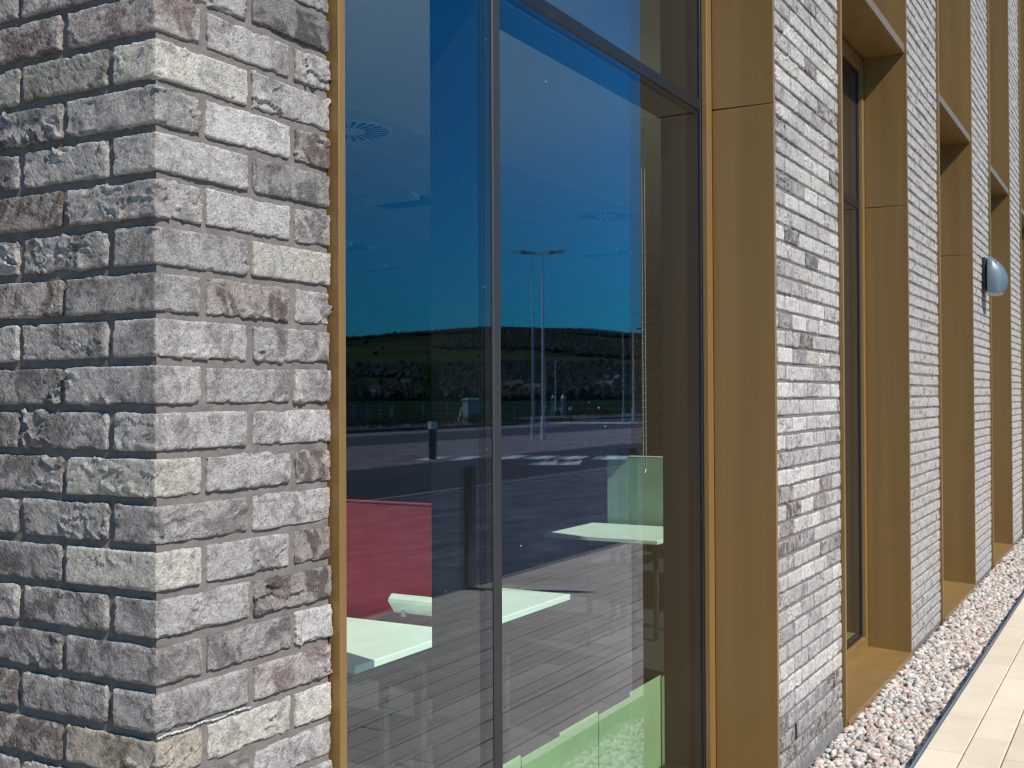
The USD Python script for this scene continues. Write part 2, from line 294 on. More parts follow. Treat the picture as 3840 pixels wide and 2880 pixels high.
obj('kerb', join([rbox(-60+1.2*i, -60+1.2*i+1.19, -31.19, -31.03, -.3, .06, .015) for i in range(99)]), simple('kerb_dark', (.12, .12, .12), .9), kind='structure')

# ================================================================ bricks
def grid_box(x0, x1, y0, y1, z0, z1, res, ny, keep):
    """A box surface gridded so that neighbouring faces share their edge points. keep: which of the six faces to make."""
    nx, nz = max(2, round((x1-x0)/res)), max(2, round((z1-z0)/res))
    xs, ys, zs = np.linspace(x0, x1, nx+1), (np.linspace(y0, y1, ny+1) if ny > 8 else y0+(y1-y0)*np.linspace(0, 1, ny+1)**2), np.linspace(z0, z1, nz+1)
    V, F, n = [], [], 0
    def face(u, v, put, flip):
        nonlocal n
        U, W = np.meshgrid(u, v, indexing='ij'); P = put(U, W).reshape(-1, 3); a, b = len(u), len(v)
        i, j = np.meshgrid(np.arange(a-1), np.arange(b-1), indexing='ij'); q = np.stack([i*b+j, (i+1)*b+j, (i+1)*b+j+1, i*b+j+1], -1).reshape(-1, 4)
        if flip: q = q[:, ::-1]
        V.append(P); F.append(q+n); n += len(P)
    S = lambda *c: np.stack(np.broadcast_arrays(*c), -1)
    if 'f' in keep: face(xs, zs, lambda u, w: S(u, y0, w), False)
    if 'b' in keep: face(xs, zs, lambda u, w: S(u, y1, w), True)
    if 'l' in keep: face(ys, zs, lambda u, w: S(x0, u, w), True)
    if 'r' in keep: face(ys, zs, lambda u, w: S(x1, u, w), False)
    if 't' in keep: face(xs, ys, lambda u, w: S(u, w, z1), False)
    if 'd' in keep: face(xs, ys, lambda u, w: S(u, w, z0), True)
    v, f = np.vstack(V), np.vstack(F)
    _, first, inv = np.unique(np.round(v*1e6).astype(np.int64), axis=0, return_index=True, return_inverse=True)
    v = v[first]; f = inv.ravel()[f]
    return v, np.vstack([f[:, [0, 1, 2]], f[:, [0, 2, 3]]])
def sm(a, b, x): t = np.clip((x-a)/(b-a), 0, 1); return t*t*(3-2*t)
def rough_brick(x0, x1, y0, y1, z0, z1, res, ny, keep, seed, rad=.0038, fold=None, fine=True):
    if fold is None: fold = (.0025, .0045, .0080)[seed*7 % 3]
    v, f = grid_box(x0, x1, y0, y1, z0, z1, res, ny, keep)
    lo, hi = np.array([x0, y0, z0])+rad, np.array([x1, y1, z1])-rad
    q = np.clip(v, lo, hi); n = v-q; ln = np.linalg.norm(n, axis=1, keepdims=True); n = n/np.maximum(ln, 1e-9)
    v = q+n*rad
    o = np.array([seed*3.17 % 50, seed*7.31 % 50, seed*1.93 % 50]); P = v
    d = (fbm(P*20+o, 2, 1)-.5)*.0046 + (fbm(P*75+o, 3, 2)-.5)*.0015
    w = fbm(P*np.array([16, 16, 26])+o+.6*fbm(P*30+o, 2, 8)[:, None], 3, 4)*3.6
    s = w-np.floor(w); mask = sm(.50, .66, noise(P*12+o, 11))
    d += (s**3.5-.28)*fold*mask
    if fine:
        d += (noise(P*240, 5)-.5)*.0009 + (noise(P*420, 6)-.5)*.0009
        d -= sm(.76, .86, noise(P*120+o, 7))*.0012
        ed = fbm(P*np.array([55, 55, 55])+o, 2, 14)
        onedge = (np.sum(np.abs(v-q) > rad*.25, axis=1) > 1)
        d -= onedge*sm(.5, .75, ed)*.0035
    return v+n*d[:, None], f

building = thing('office_building', 'modern pale grey brick building with tall bronze lined window bays, its corner nearest', 'building')
Z0 = 2.2; CH = .075
def zc(k): return Z0-CH*k, Z0-CH*k+CH-.0135          # bottom and top of course k

# tones read course by course off the photograph (corner, next, last on the window side; then the left side)
RIGHT = {-1: 'light dark', 0: 'pink light light', 1: 'cream light', 2: 'light white brown', 3: 'white mid', 4: 'light white mid', 5: 'light cream', 6: 'light brown light',
         7: 'light mid', 8: 'light light light', 9: 'light light', 10: 'cream light brown', 11: 'light light', 12: 'cream light brown', 13: 'light brown', 14: 'mid mid white',
         15: 'light pink', 16: 'peach cream cream', 17: 'mid light'}
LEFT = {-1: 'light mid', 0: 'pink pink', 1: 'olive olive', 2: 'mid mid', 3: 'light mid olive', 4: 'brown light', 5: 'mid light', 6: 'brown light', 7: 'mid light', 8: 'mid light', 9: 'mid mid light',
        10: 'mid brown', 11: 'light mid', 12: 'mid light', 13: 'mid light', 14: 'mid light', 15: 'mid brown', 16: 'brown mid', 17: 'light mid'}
FR = .0                                              # brick faces stand on y = 0 and x = 0
pier = group_part('brick_pier', building, 'corner pier of rough grey bricks, left of the big window')
seed = 0; W1L = .4415
for k in range(-2, 19):
    z0, z1 = zc(k); A = (k % 2 == 0); seed += 10
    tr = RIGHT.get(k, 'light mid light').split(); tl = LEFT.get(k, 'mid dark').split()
    jit = lambda: RNG.uniform(-.0022, .0022)
    cx = .1005 if A else .213; cy = .213 if A else .1005
    dx, dy = jit(), jit()
    obj('brick', rough_brick(jit()*.5, cx+dx, jit()*.5, cy+dy, z0+jit()*.4, z1+jit()*.4, .0026, round(cy/.0026), 'fltdr', seed), BRICK[tr[0]], pier, smooth=True)
    xr = [(.1145, .3255), (.3395, W1L)] if A else [(.227, W1L)]
    for i, (a, b) in enumerate(xr):
        seed += 1; y = RNG.uniform(-.0012, .002)
        obj('brick', rough_brick(a+jit(), b+(jit() if b < .4 else jit()*.6), y, y+.10, z0+jit()*.5, z1+jit()*.5, .0026, 6, 'fltdr', seed), BRICK[tr[1+i] if 1+i < len(tr) else 'light'], pier, smooth=True)
    yl = [(.227, .438)] if A else [(.1145, .3255), (.3395, .5505)]
    for i, (a, b) in enumerate(yl):
        seed += 1
        v, f = rough_brick(a+jit(), b+jit(), RNG.uniform(-.0012, .002), .10, z0+jit()*.5, z1+jit()*.5, .0026, 6, 'fltdr', seed)
        v = v[:, [1, 0, 2]]; f = f[:, ::-1]
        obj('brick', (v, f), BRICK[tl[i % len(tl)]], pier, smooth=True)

def far_brick(x0, x1, z0, z1, depth=.09, r=.006, ax=0):
    v, f = rbox(x0, x1, 0, depth, z0, z1, r)
    v = v+RNG.normal(0, .0012, v.shape); v[:, 1] += RNG.uniform(-.002, .003)
    if ax: v = v[:, [1, 0, 2]]; f = f[:, ::-1]
    return v, f
rest = []
def fill(x0, x1, ks, first, ax=0):
    for k in ks:
        z0, z1 = zc(k); x = x0-first[k % 2]
        while x < x1:
            a, b = max(x, x0), min(x+.215, x1)
            if b-a > .03: rest.append(far_brick(a+RNG.uniform(-.002, .002), b+RNG.uniform(-.002, .002), z0, z1, ax=ax))
            x += .225
fill(0, W1L, list(range(19, 31))+list(range(-70, -2)), (0, .1125))
for k in range(-12, 31):
    z0, z1 = zc(k); a = .45 if k % 2 == 0 and -2 <= k < 19 else (.5625 if -2 <= k < 19 else .12)
    x = a
    while x < 2.2: rest.append(far_brick(x, x+.215, z0, z1, ax=1)); x += .225
obj('bricks_beyond', join(rest), BRICK_FAR, pier, kind='stuff')

def mortar_sheet(x0, x1, z0, z1, res, depth, swap=False, seed=0):
    nx, nz = round((x1-x0)/res), round((z1-z0)/res)
    X, Z = np.meshgrid(np.linspace(x0, x1, nx+1), np.linspace(z0, z1, nz+1), indexing='ij')
    P = np.stack([X, 0*X, Z], -1).reshape(-1, 3)
    P[:, 1] = depth+(fbm(P*35+seed, 3, 21)-.5)*.004+(noise(P*220, 22)-.5)*.0012
    i, j = np.meshgrid(np.arange(nx), np.arange(nz), indexing='ij'); w = nz+1
    q = np.stack([i*w+j, (i+1)*w+j, (i+1)*w+j+1, i*w+j+1], -1).reshape(-1, 4)
    if swap: P = P[:, [1, 0, 2]]; q = q[:, ::-1]
    return P, np.vstack([q[:, [0, 1, 2]], q[:, [0, 2, 3]]])
REC = .0066
ms, fs = mortar_sheet(REC, W1L-.004, .8, 2.5, .0035, REC)
obj('mortar', (ms, fs), MORTAR, pier, smooth=True)
ms, fs = mortar_sheet(REC, .62, .8, 2.5, .0035, .0085, True, 5)
obj('mortar', (ms, fs), MORTAR, pier, smooth=True)
obj('mortar', rbox(.0105, W1L-.003, .0095, .30, -.3, 8.2, .001), MORTAR, pier)
obj('mortar', rbox(.0104, .25, .301, 2.2, -.3, 3.3, .001), MORTAR, pier)

WEEPS = [(3.667, .1325), (4.342, .2075)]
sm_v, sm_f = [], []
for i in range(70):                                    # lime bloom washed out along one bed joint
    t_ = i/69; x_ = .004+.215*t_; zc_ = 2.2-CH*15-.0065+.0016*math.sin(t_*17)+RNG.normal(0, .0007); h_ = .0006+.0013*RNG.random()
    sm_v += [(x_, .0012+RNG.normal(0, .0004), zc_-h_), (x_, .0012+RNG.normal(0, .0004), zc_+h_)]
    if i: a_ = 2*i-2; sm_f += [[a_, a_+2, a_+3], [a_, a_+3, a_+1]]
obj('lime_bloom', (np.array(sm_v), np.array(sm_f)), simple('lime_bloom', (.46, .46, .45), .95, var=.3, scale=300), pier)
BAYS = [(.445, 3.349), (4.508, 6.281), (7.508, 9.256), (10.49, 12.225), (13.42, 15.16), (16.38, 18.12)]
PIERS = [(BAYS[i][1]+.003, BAYS[i+1][0]-.003) for i in range(5)]+[(18.123, 22.0)]
NAMES = ['brick pier right of the big window', 'brick pier between the second and third windows', 'brick pier that carries the wall lamp', 'narrow brick pier at the right edge of the view', None, None]
P2T = ['pier_pale']*13+['pier']*13+['light']*5+['mid']*2+['pink']*1+['brown']*1+['cream']*1
for n, (x0, x1) in enumerate(PIERS):
    pr = group_part('brick_pier', building, NAMES[n]); stuff = []
    for k in range(-78, 31):
        z0, z1 = zc(k)
        if n == 5: x = x0
        elif n == 0: x = 3.555-.225*2 if k % 2 else 3.662-.225*2
        else: x = x0-(.1125 if k % 2 else 0)-.05*n
        while x < x1:
            a, b = max(x, x0), min(x+.215, x1); x += .225
            if b-a < .025: continue
            a += RNG.uniform(-.002, .002); b += RNG.uniform(-.002, .002)
            if n == 0 and -17 <= k <= 30:
                seed += 1; y = RNG.uniform(-.002, .003)
                t = random.choice(P2T) if z0 > .25 else random.choice(['light', 'mid', 'mid', 'light', 'brown'])
                if b-a > .06:
                    obj('brick', rough_brick(a, b-.003, y, y+.09, z0-.001+RNG.uniform(-.0015, .0015), z1+.0012+RNG.uniform(-.0015, .0015), .0048, 4, 'fltdr', seed, rad=.006), BRICK[t], pr, smooth=True)
                else: stuff.append(far_brick(a, b, z0, z1))
            else: stuff.append(far_brick(a, b, z0, z1))
    obj('bricks_beyond', join(stuff), BRICK_FAR, pr, kind='stuff')
    obj('mortar', rbox(x0+.002, x1-.002, .0068, .30, -.3, 8.2, .001), MORTAR, pr)
    if n == 0:
        for wx, wz in WEEPS: obj('weep_vent', rbox(wx-.0055, wx+.0055, -.001, .02, wz-.034, wz+.034, .001), DARKSLOT, pr)
    obj('plinth', rbox(x0+.004, x1-.004, -.004, .006, -.3, -.012, .004), simple('render_plinth', (.17, .155, .145), .95, var=.3, scale=30, bump=.004, bscale=90), pr) if n == 0 else None

# ================================================================ window bays
SHELF0, SHELF1, TOP, SILL = 3.80, 3.857, 7.6, -.03
LIP, LT, GY, FY = -.018, .0215, .282, .25
def pane(x0, x1, z0, z1, par, tilt):
    def glazing(y):                                    # front face and edges; the rear face of a coated pane adds nothing
        v, f = rbox(x0, x1, y, y+.006, z0, z1, .0004)
        return v, f[~np.all(v[f][:, :, 1] > y+.0055, axis=1)]
    obj('pane', glazing(GY), GLASS, par)
    v, f = glazing(GY+.022)
    c = np.array([(x0+x1)/2, GY+.025, (z0+z1)/2]); a, b = math.radians(tilt[0]), math.radians(tilt[1])
    d = v-c; d[:, 1] += d[:, 0]*math.tan(a)+d[:, 2]*math.tan(b)
    obj('inner_pane', (d+c, f), GLASS2, par)
def window_bay(n, X0, X1, mull, label):
    w = group_part('window', building, label)
    il, ir = X0+LT, X1-LT                              # faces of the left and right jamb linings
    J = 2.825
    obj('jamb_lining', rbox(X0, il, LIP, FY, SILL-.25, TOP, .0022), BRONZE, w)
    v, f = rbox(ir, X1, LIP, FY, SILL-.25, J-.0022, .0022)
    obj('jamb_lining', (v, f), BRONZE, w)
    v, f = rbox(ir+.0006, X1, LIP+.0004, FY, J, TOP, .0022)
    up = (v[:, 2] < J+.1); v[up, 2] += (v[up, 1]-LIP)*.016
    obj('jamb_lining', (v, f), BRONZE, w)
    obj('jamb_backing', rbox(ir+.008, X1-.002, 0, FY, J-.02, J+.03, .001), RUBBER, w)
    sv = hull([(x, y, z) for x in (il+.0005, ir-.0005) for y, z in ((-.026, SILL-.010), (-.026, SILL-.2), (FY+.02, SILL+.009), (FY+.02, SILL-.2), (-.022, SILL-.006))])
    obj('sill', sv, BRONZE, w)
    obj('shelf', rbox(il+.0008, ir-.0008, -.006, FY+.03, SHELF0, SHELF1, .0025), BRONZE, w)
    obj('head_lining', rbox(X0, X1, LIP, FY, TOP, TOP+.03, .002), BRONZE, w)
    FW = .062
    for (za, zb, rail0, rail1) in ((SILL+.004, SHELF0-.012, .075, .085), (SHELF1+.004, TOP, .06, .06)):
        low = za < 1
        if n == 0 and low: rail0 = .05
        obj('frame', rbox(il, il+FW, FY, FY+.024, za, zb, .002), BRONZE, w)
        obj('frame', rbox(ir-FW, ir, FY, FY+.024, za, zb, .002), BRONZE, w)
        obj('frame', rbox(il+FW, ir-FW, FY+.0007, FY+.024, za, za+rail0, .002), BRONZE, w)
        obj('frame', rbox(il+FW, ir-FW, FY+.0007, FY+.024, zb-rail1, zb, .002), BRONZE, w)
        a, b, c, d = il+FW-.004, ir-FW+.004, za+rail0-.004, zb-rail1+.004
        # black inner frame: jambs, head, bottom rail behind the glass line
        D1 = FY+.0245; D2 = .455
        obj('inner_frame', rbox(il, a+.016, D1, D2, za, zb, .003), BLACK, w)
        obj('inner_frame', rbox(b-.016, ir, D1, D2, za, zb, .003), BLACK, w)
        obj('inner_frame', rbox(a+.016, b-.016, D1, D2, za, c+.02, .003), BLACK, w)
        obj('inner_frame', rbox(a+.016, b-.016, D1, D2, d-.02, zb, .003), BLACK, w)
        xs = [a+.012]+[m for m in mull]+[b-.012]
        if low:
            T0, T1 = 2.812, 2.862
            obj('transom', rbox(a+.016, b-.016, GY+.03, D2+.002, T0-.012, T1+.012, .003), BLACK, w)
            obj('transom_cap', rbox(a+.001, b-.001, GY-.004, GY+.03, T0, T1, .004), BLACK, w)
            zz = [(c+.02, T0), (T1, d-.02)]
        else: zz = [(c+.02, d-.02)]
        for m in mull:
            obj('mullion', rbox(m-.022, m+.022, GY+.031, D2+.042, za+.02, zb-.02, .003), BLACK, w)
            obj('mullion_cap', rbox(m-.0225, m+.0225, GY-.005, GY+.031, za+.03, zb-.03, .004), RUBBER, w)
        for i in range(len(xs)-1):
            p0, p1 = xs[i]+(.0226 if i else 0), xs[i+1]-(.0226 if i < len(xs)-2 else 0)
            for (q0, q1) in zz: pane(p0+.001, p1-.001, q0+.001, q1-.001, w, TILT[(n+i) % len(TILT)])
    if n == 0: specks(.6, 2.4, .2, 2.75, 18, 4, w)
def specks(x0, x1, z0, z1, n, sd, par):
    rg = np.random.default_rng(sd); ms = []
    for _ in range(n):
        x, z, r_ = rg.uniform(x0, x1), rg.uniform(z0, z1), rg.uniform(.0005, .0011)
        a = np.arange(7)*2*math.pi/7; st = 1+2.2*(rg.random() < .3)
        v = np.vstack([[(x+r_*math.cos(t), GY-.0012, z+r_*st*math.sin(t)) for t in a], [(x, GY-.002, z)]])
        ms.append((v, np.array([[i, (i+1) % 7, 7] for i in range(7)])))
    obj('dust_specks', join(ms), WPAINT, par, kind='stuff')
TILT = [(.0, .0), (.25, 0.0), (.12, .03), (-.1, .02)]
LAB = ['wide window beside the corner pier, reflecting hills and a car park', 'second window, with a lime sheet showing at its foot', 'third window bay', 'fourth window bay, behind the wall lamp', None, None]
for n, (a, b) in enumerate(BAYS): window_bay(n, a, b, [1.553] if n == 0 else [], LAB[n])

# walls that the view never shows close up
obj('wall', rbox(0, .28, 2.2, 14, -.3, 8.2, .002), WALL_FAR, building)
obj('wall', rbox(0, .28, .301, 2.2, 3.3, 8.2, .002), WALL_FAR, building)
obj('wall', rbox(0, 22, 13.7, 14, -.3, 8.2, .002), WALL_FAR, building)
obj('wall', rbox(21.7, 22, .3, 13.7, -.3, 8.2, .002), WALL_FAR, building)
obj('roof', rbox(-.03, 22.03, -.03, 14.03, 8.2, 8.45, .02), BRONZE, building)
obj('wall', join([rbox(a, b, .02, .3, TOP+.03, 8.2, .002) for a, b in BAYS]), WALL_FAR, building)
obj('floor_slab', rbox(.29, 21.69, .47, 13.69, 3.72, 3.95, .002), PLASTER, building)

# ================================================================ the room behind the glass
obj('room_wall', rbox(.284, .30, .46, 13.6, .0, 3.7, .002), ROOMWALL, building)
obj('room_wall', rbox(.3, 21.6, 12.0, 12.1, .0, 3.7, .002), ROOMWALL, building)
obj('floor', rbox(.28, 21.7, .31, 13.7, -.25, -.006, .002), CARPET, building)
def lime_board(X0, X1, h, jamb, lab):
    t = thing('protective_board', lab, 'board', (X0, .468, 0), group='lime boards at the window feet')
    x = 0; k = 0; rg = np.random.default_rng(int(X0*10)+3)
    while x < X1-X0-.02:
        w_ = min(rg.uniform(.26, .5), X1-X0-x); hh = h+(.006 if k % 2 else -.006)+rg.uniform(-.005, .005)
        obj('sheet', rbox(x+.001, x+w_-.001, (.004 if k % 2 else 0), .006+(.004 if k % 2 else 0), .0, hh, .001), LIME, t); x += w_; k += 1
    if jamb: obj('return_sheet', hull([(X1-X0-.046+d, y, z) for d in (0, .005) for y, z in ((-.002, .0), (-.148, .0), (-.148, h+.075), (-.10, h+.06), (-.05, h+.045), (-.002, h+.0))]), LIME, t)
lime_board(.52, 3.30, .405, True, 'lime green protective sheet standing inside the foot of the wide window')
lb = thing('protective_board', 'lime green protective sheet lying inside the foot of the second window', 'board', (4.60, .316, .0665), group='lime boards at the window feet')
obj('sheet', rbox(0, 1.62, 0, .138, 0, .004, .001), LIME, lb)
obj('folded_edge', rbox(1.60, 1.62, .004, .132, .0045, .022, .002), LIME, lb)
CEIL = 3.5
obj('ceiling_margin', rbox(.3, 21.6, .46, 3.14, CEIL, CEIL+.03, .002), PLASTER, building)
obj('ceiling_trim', join([rbox(.3, 21.6, 3.14, 3.16, CEIL-.005, CEIL+.03, .002), rbox(.3, 21.6, 3.18, 3.19, CEIL-.004, CEIL+.03, .001)]), TILE, building)
LIGHTS = [(7.6, 4.85), (12.0, 8.4), (12.1, 4.85), (9.9, 7.4)]
VENTS = [(5.10, 3.56), (9.48, 3.59)]
tiles = []
for i in range(17):
    for j in range(15): tiles.append(rbox(.32+1.2*i, .32+1.2*i+1.192, 3.2+.6*j, 3.2+.6*j+.592, CEIL+.002+RNG.uniform(0, .001), CEIL+.03, .004))
obj('ceiling_tiles', join(tiles), TILE, building, kind='stuff')
for (x, y), lab in zip(VENTS, ('round slotted swirl vent in the ceiling beside the left frame of the window', 'round slotted swirl vent in the ceiling seen through the right pane')):
    t = thing('ceiling_vent', lab, 'ceiling vent', (x, y, CEIL), group='swirl vents in the ceiling')
    m = trimesh.creation.cylinder(radius=.30, height=.008, sections=40); m.apply_translation([0, 0, -.004]); obj('face_plate', m, PLASTER, t)
    for k in range(24):
        a = 2*math.pi*k/24; v, f = rbox(.12, .285, -.016, .016, -.0105, -.0078, .0008)
        v[:, 1] *= .45+.55*(v[:, 0]-.12)/.165
        Rm = trimesh.transformations.rotation_matrix(a, [0, 0, 1])[:3, :3]; obj('slot', (v@Rm.T, f), DARKSLOT, t)
LL = ['recessed louvre ceiling light, nearest one, seen in the left pane', 'recessed louvre ceiling light far back in the left pane', 'recessed louvre ceiling light below the right swirl vent', 'recessed louvre ceiling light, small, beside the reflected street lamp head']
for (x, y), lab in zip(LIGHTS, LL):
    t = thing('ceiling_light', lab, 'ceiling light', (x, y, CEIL), group='louvre ceiling lights')
    obj('louvre', rbox(-.16, .16, -.29, .29, -.05, -.012, .004), DARKSLOT, t)
    obj('reflector', hull([(x_, y_, z_) for y_ in (-.3, .3) for x_, z_ in ((-.32, -.004), (-.17, -.06), (-.17, -.004))]), WHITE, t)
    obj('reflector', hull([(x_, y_, z_) for y_ in (-.3, .3) for x_, z_ in ((.32, -.004), (.17, -.06), (.17, -.004))]), WHITE, t)

def desk(x0, x1, y0, y1, lab, z=.73):
    t = thing('desk', lab, 'desk', (x0, y0, 0), group='white desks behind the glass')
    w, d = x1-x0, y1-y0
    obj('desk_top', rbox(0, w, 0, d, z-.026, z, .003), WHITE, t)
    obj('under_frame', join([rbox(.08, w-.08, .07, .11, z-.085, z-.027, .003), rbox(.08, w-.08, d-.11, d-.07, z-.085, z-.027, .003)]), DARKMETAL, t)
    for lx in (.16, w-.19):
        for ly in (.22, d-.25): obj('leg', rbox(lx, lx+.03, ly, ly+.03, .004, z-.027, .004), DARKMETAL, t)
desk(1.68, 2.335, .895, 2.3, 'white topped desk with its corner in the left pane')
desk(2.50, 3.225, .885, 2.3, 'white topped desk seen through the right pane beside the dark mullion')
desk(5.13, 5.85, 1.25, 2.03, 'white topped desk further back, beside the right jamb')
desk(4.5, 5.05, 3.6, 4.9, 'white topped desk in the shade, deep in the room')
def screen(x, y0, y1, z0, z1, m, lab):
    t = thing('desk_screen', lab, 'desk screen', (x, y0, 0), group='desk screens')
    obj('panel', rbox(-.014, .014, 0, y1-y0, z0, z1, .006), m, t)
    obj('trim', rbox(-.016, .016, 0, y1-y0, z1, z1+.006, .002), RED if m is RED else WHITE, t)
    for yy in (.1, y1-y0-.14): obj('bracket', rbox(-.02, .02, yy, yy+.04, .0, z0, .004), DARKMETAL, t)
screen(2.415, 1.02, 2.35, .64, 1.185, RED, 'red fabric desk screen standing behind the nearest desk')
screen(5.93, 1.1, 1.95, .62, 1.19, PALE, 'pale sunlit desk screen at the right jamb')
screen(9.6, 1.9, 3.2, .64, 1.34, RED, 'dark red desk screen far back in the shade')
def power_module(x, y, z, rz, lab):
    t = thing('power_module', lab, 'socket strip', (x, y, z), rz, group='white socket strips')
    # face leans back: local x is towards the viewer's side
    L, c, s = .36, math.cos(math.radians(50)), math.sin(math.radians(50))
    Rm = np.array([[c, 0, s], [0, 1, 0], [-s, 0, c]])
    def lean(m): return m[0]@np.array([[c, 0, -s], [0, 1, 0], [s, 0, c]]).T, m[1]
    obj('body', lean(rbox(-.04, .04, -L/2, L/2, -.022, .022, .012)), WHITE, t)
    for k in (-1, 1):
        for dx_, dy_, hh in ((.012, 0, .004), (-.008, .012, .004), (-.008, -.012, .004)):
            obj('socket_hole', lean(rbox(dx_-.006, dx_+.006, k*.10+dy_-.005, k*.10+dy_+.005, .0215, .0232, .0006)), DARKSLOT, t)
    for dy_ in (-.022, 0.006):
        for dx_ in (.010, -.010): obj('usb_port', lean(rbox(dx_-.005, dx_+.005, dy_, dy_+.017, .0215, .0232, .0006)), DARKSLOT, t)
    m = trimesh.creation.torus(.008, .0012); m.apply_translation([.018, .155, .0225]); obj('reset_button', lean((m.vertices, m.faces)), DARKSLOT, t)
    for k in (-.12, .12): obj('foot', rbox(-.01, .01, k-.01, k+.01, -.05, -.02, .002), GALV, t)
power_module(2.365, 1.06, .80, 180, 'white socket strip with sockets and charging ports on the nearest desk edge')
power_module(4.62, 4.1, .80, 180, 'white socket strip on the desk deep in the room')
chain = thing('blind_chain', 'thin beaded blind chain hanging inside the right jamb', 'blind chain')
obj('bead_cord', join([tube([(3.18, .50, 1.3), (3.18, .50, 2.75)], .0022, 6), tube([(3.15, .50, 1.3), (3.15, .50, 2.75)], .0022, 6), tube([(3.15, .5, 1.3), (3.165, .5, 1.28), (3.18, .5, 1.3)], .0022, 6)]), GALV, chain)
obj('bead', join([(lambda m: (m.vertices+np.array([x, .5, 1.32+.03*k]), m.faces))(trimesh.creation.icosphere(1, .0034)) for k in range(48) for x in (3.15, 3.18)]), GALV, chain, kind='stuff')

# ================================================================ gravel strip
obj('gravel_bed', join([rbox(-.45, 22, EDGE_Y+.008, -.008, -.2, -.092, .002), rbox(-.45, -.008, -.0075, 9, -.2, -.0925, .002)]), simple('gravel_base', (.22, .2, .185), .95, scale=80), kind='structure')
TONES = [(.46, .42, .38), (.36, .345, .33), (.50, .40, .34), (.27, .27, .275), (.55, .51, .45), (.40, .28, .22), (.34, .35, .33), (.52, .47, .42), (.43, .36, .33), (.44, .42, .42)]
gi = UsdGeom.PointInstancer.Define(stage, '/World/gravel'); tag(gi, 'rounded multicoloured pebbles filling the strip along the wall', 'gravel', kind='stuff')
protos = []
for k in range(20):
    m = trimesh.creation.icosphere(2, 1.0); v = m.vertices*(np.array([1, RNG.uniform(.6, .95), RNG.uniform(.45, .75)])+0)
    v = v*(1+.28*(fbm(v*1.3+k*9.1, 2, k)-.5)[:, None]*1.6)
    tone = np.array(TONES[k % 10])*(1.0 if k < 10 else .86)*np.array([1.04, .985, .94])
    p = usdkit.mesh(stage, f'/World/gravel/pebble_{k:03d}' if k else '/World/gravel/pebble', (v, m.faces), simple(f'pebble_{k:03d}', tuple(tone), .75, var=.22, scale=70, bump=.0006, bscale=500), smooth=True)
    protos.append(p.GetPath())
gi.CreatePrototypesRel().SetTargets(protos)
pos, sc, rot, idx = [], [], [], []
def strew(x0, x1, y0, y1, per, zlo, zhi, smin, smax):
    n = int((x1-x0)*(y1-y0)*per)
    for _ in range(n):
        s = RNG.uniform(smin, smax)*(1.35 if RNG.random() < .06 else 1)
        x, y = RNG.uniform(x0, x1), RNG.uniform(y0, y1)
        pos.append((x, y, RNG.uniform(zlo, zhi))); sc.append(s)
        a = RNG.normal(size=4)*np.array([1, .28, .28, 1]); rot.append(a/np.linalg.norm(a)); idx.append(RNG.integers(20) if RNG.random() > .12 else RNG.choice([0, 4, 7]))
for (xa, xb, f_) in ((-.24, 9.5, 1), (9.5, 22, .7)):
    strew(xa, xb, EDGE_Y+.02, -.018, 1150*f_, -.088, -.076, .0145, .023)
    strew(xa, xb, EDGE_Y+.02, -.018, 1000*f_, -.076, -.066, .0135, .024)
strew(-.44, -.012, EDGE_Y+.01, 3, 900, -.088, -.070, .0145, .023)
gi.CreatePositionsAttr(Vt.Vec3fArray.FromNumpy(np.array(pos, np.float32))); gi.CreateScalesAttr(Vt.Vec3fArray.FromNumpy(np.repeat(np.array(sc, np.float32)[:, None], 3, 1)))
gi.CreateOrientationsAttr(Vt.QuathArray([Gf.Quath(float(q[0]), float(q[1]), float(q[2]), float(q[3])) for q in rot])); gi.CreateProtoIndicesAttr(Vt.IntArray.FromNumpy(np.array(idx, np.int32)))
tw = thing('twig', 'short dark twig lying on the pebbles near the paving edge', 'twig')
obj('stem', tube([(5.98, -.30, -.052), (6.03, -.325, -.05), (6.10, -.345, -.051), (6.16, -.372, -.053)], .006, 7), simple('twig_bark', (.07, .085, .09), .9, scale=90), tw, smooth=True)

# ================================================================ wall lamp
wl = thing('wall_lamp', 'grey metal shield wall lamp on the third brick pier', 'wall lamp', (10.07, 0, 2.55))
obj('back_plate', rbox(-.115, .115, -.035, -.002, .02, .33, .012), DARKMETAL, wl)
obj('bracket', rbox(-.06, .06, -.055, -.034, .06, .29, .008), DARKMETAL, wl)
rings = []
from scipy.interpolate import PchipInterpolator as Pch
fd = Pch([0, .12, .35, .6, .8, .93, 1], [.178, .198, .21, .188, .145, .095, .06]); fw = Pch([0, .5, .8, 1], [.145, .145, .12, .075]); fc = Pch([0, .25, .55, .8, 1], [.135, .105, .075, .085, .055])
for t in np.linspace(0, 1, 41):
    d, w, c, z = float(fd(t)), float(fw(t)), min(float(fc(t)), float(fd(t))*.9), .345*t
    rings.append([(-w, -.05, z), (-w, -c, z), (-w*.86, -c-(d-c)*.42, z), (-w*.55, -c-(d-c)*.86, z), (-w*.2, -d, z), (w*.2, -d, z), (w*.55, -c-(d-c)*.86, z), (w*.86, -c-(d-c)*.42, z), (w, -c, z), (w, -.05, z)])
rg = np.array(rings); nr, npt = rg.shape[:2]; lv = rg.reshape(-1, 3); lf = []
for i in range(nr-1):
    for j in range(npt):
        a, b = i*npt+j, i*npt+(j+1) % npt; lf += [[a, b, b+npt], [a, b+npt, a+npt]]
lf += [[(nr-1)*npt, (nr-1)*npt+j, (nr-1)*npt+j+1] for j in range(1, npt-1)]
obj('shield', (lv, np.array(lf)), LAMP, wl, smooth=28)
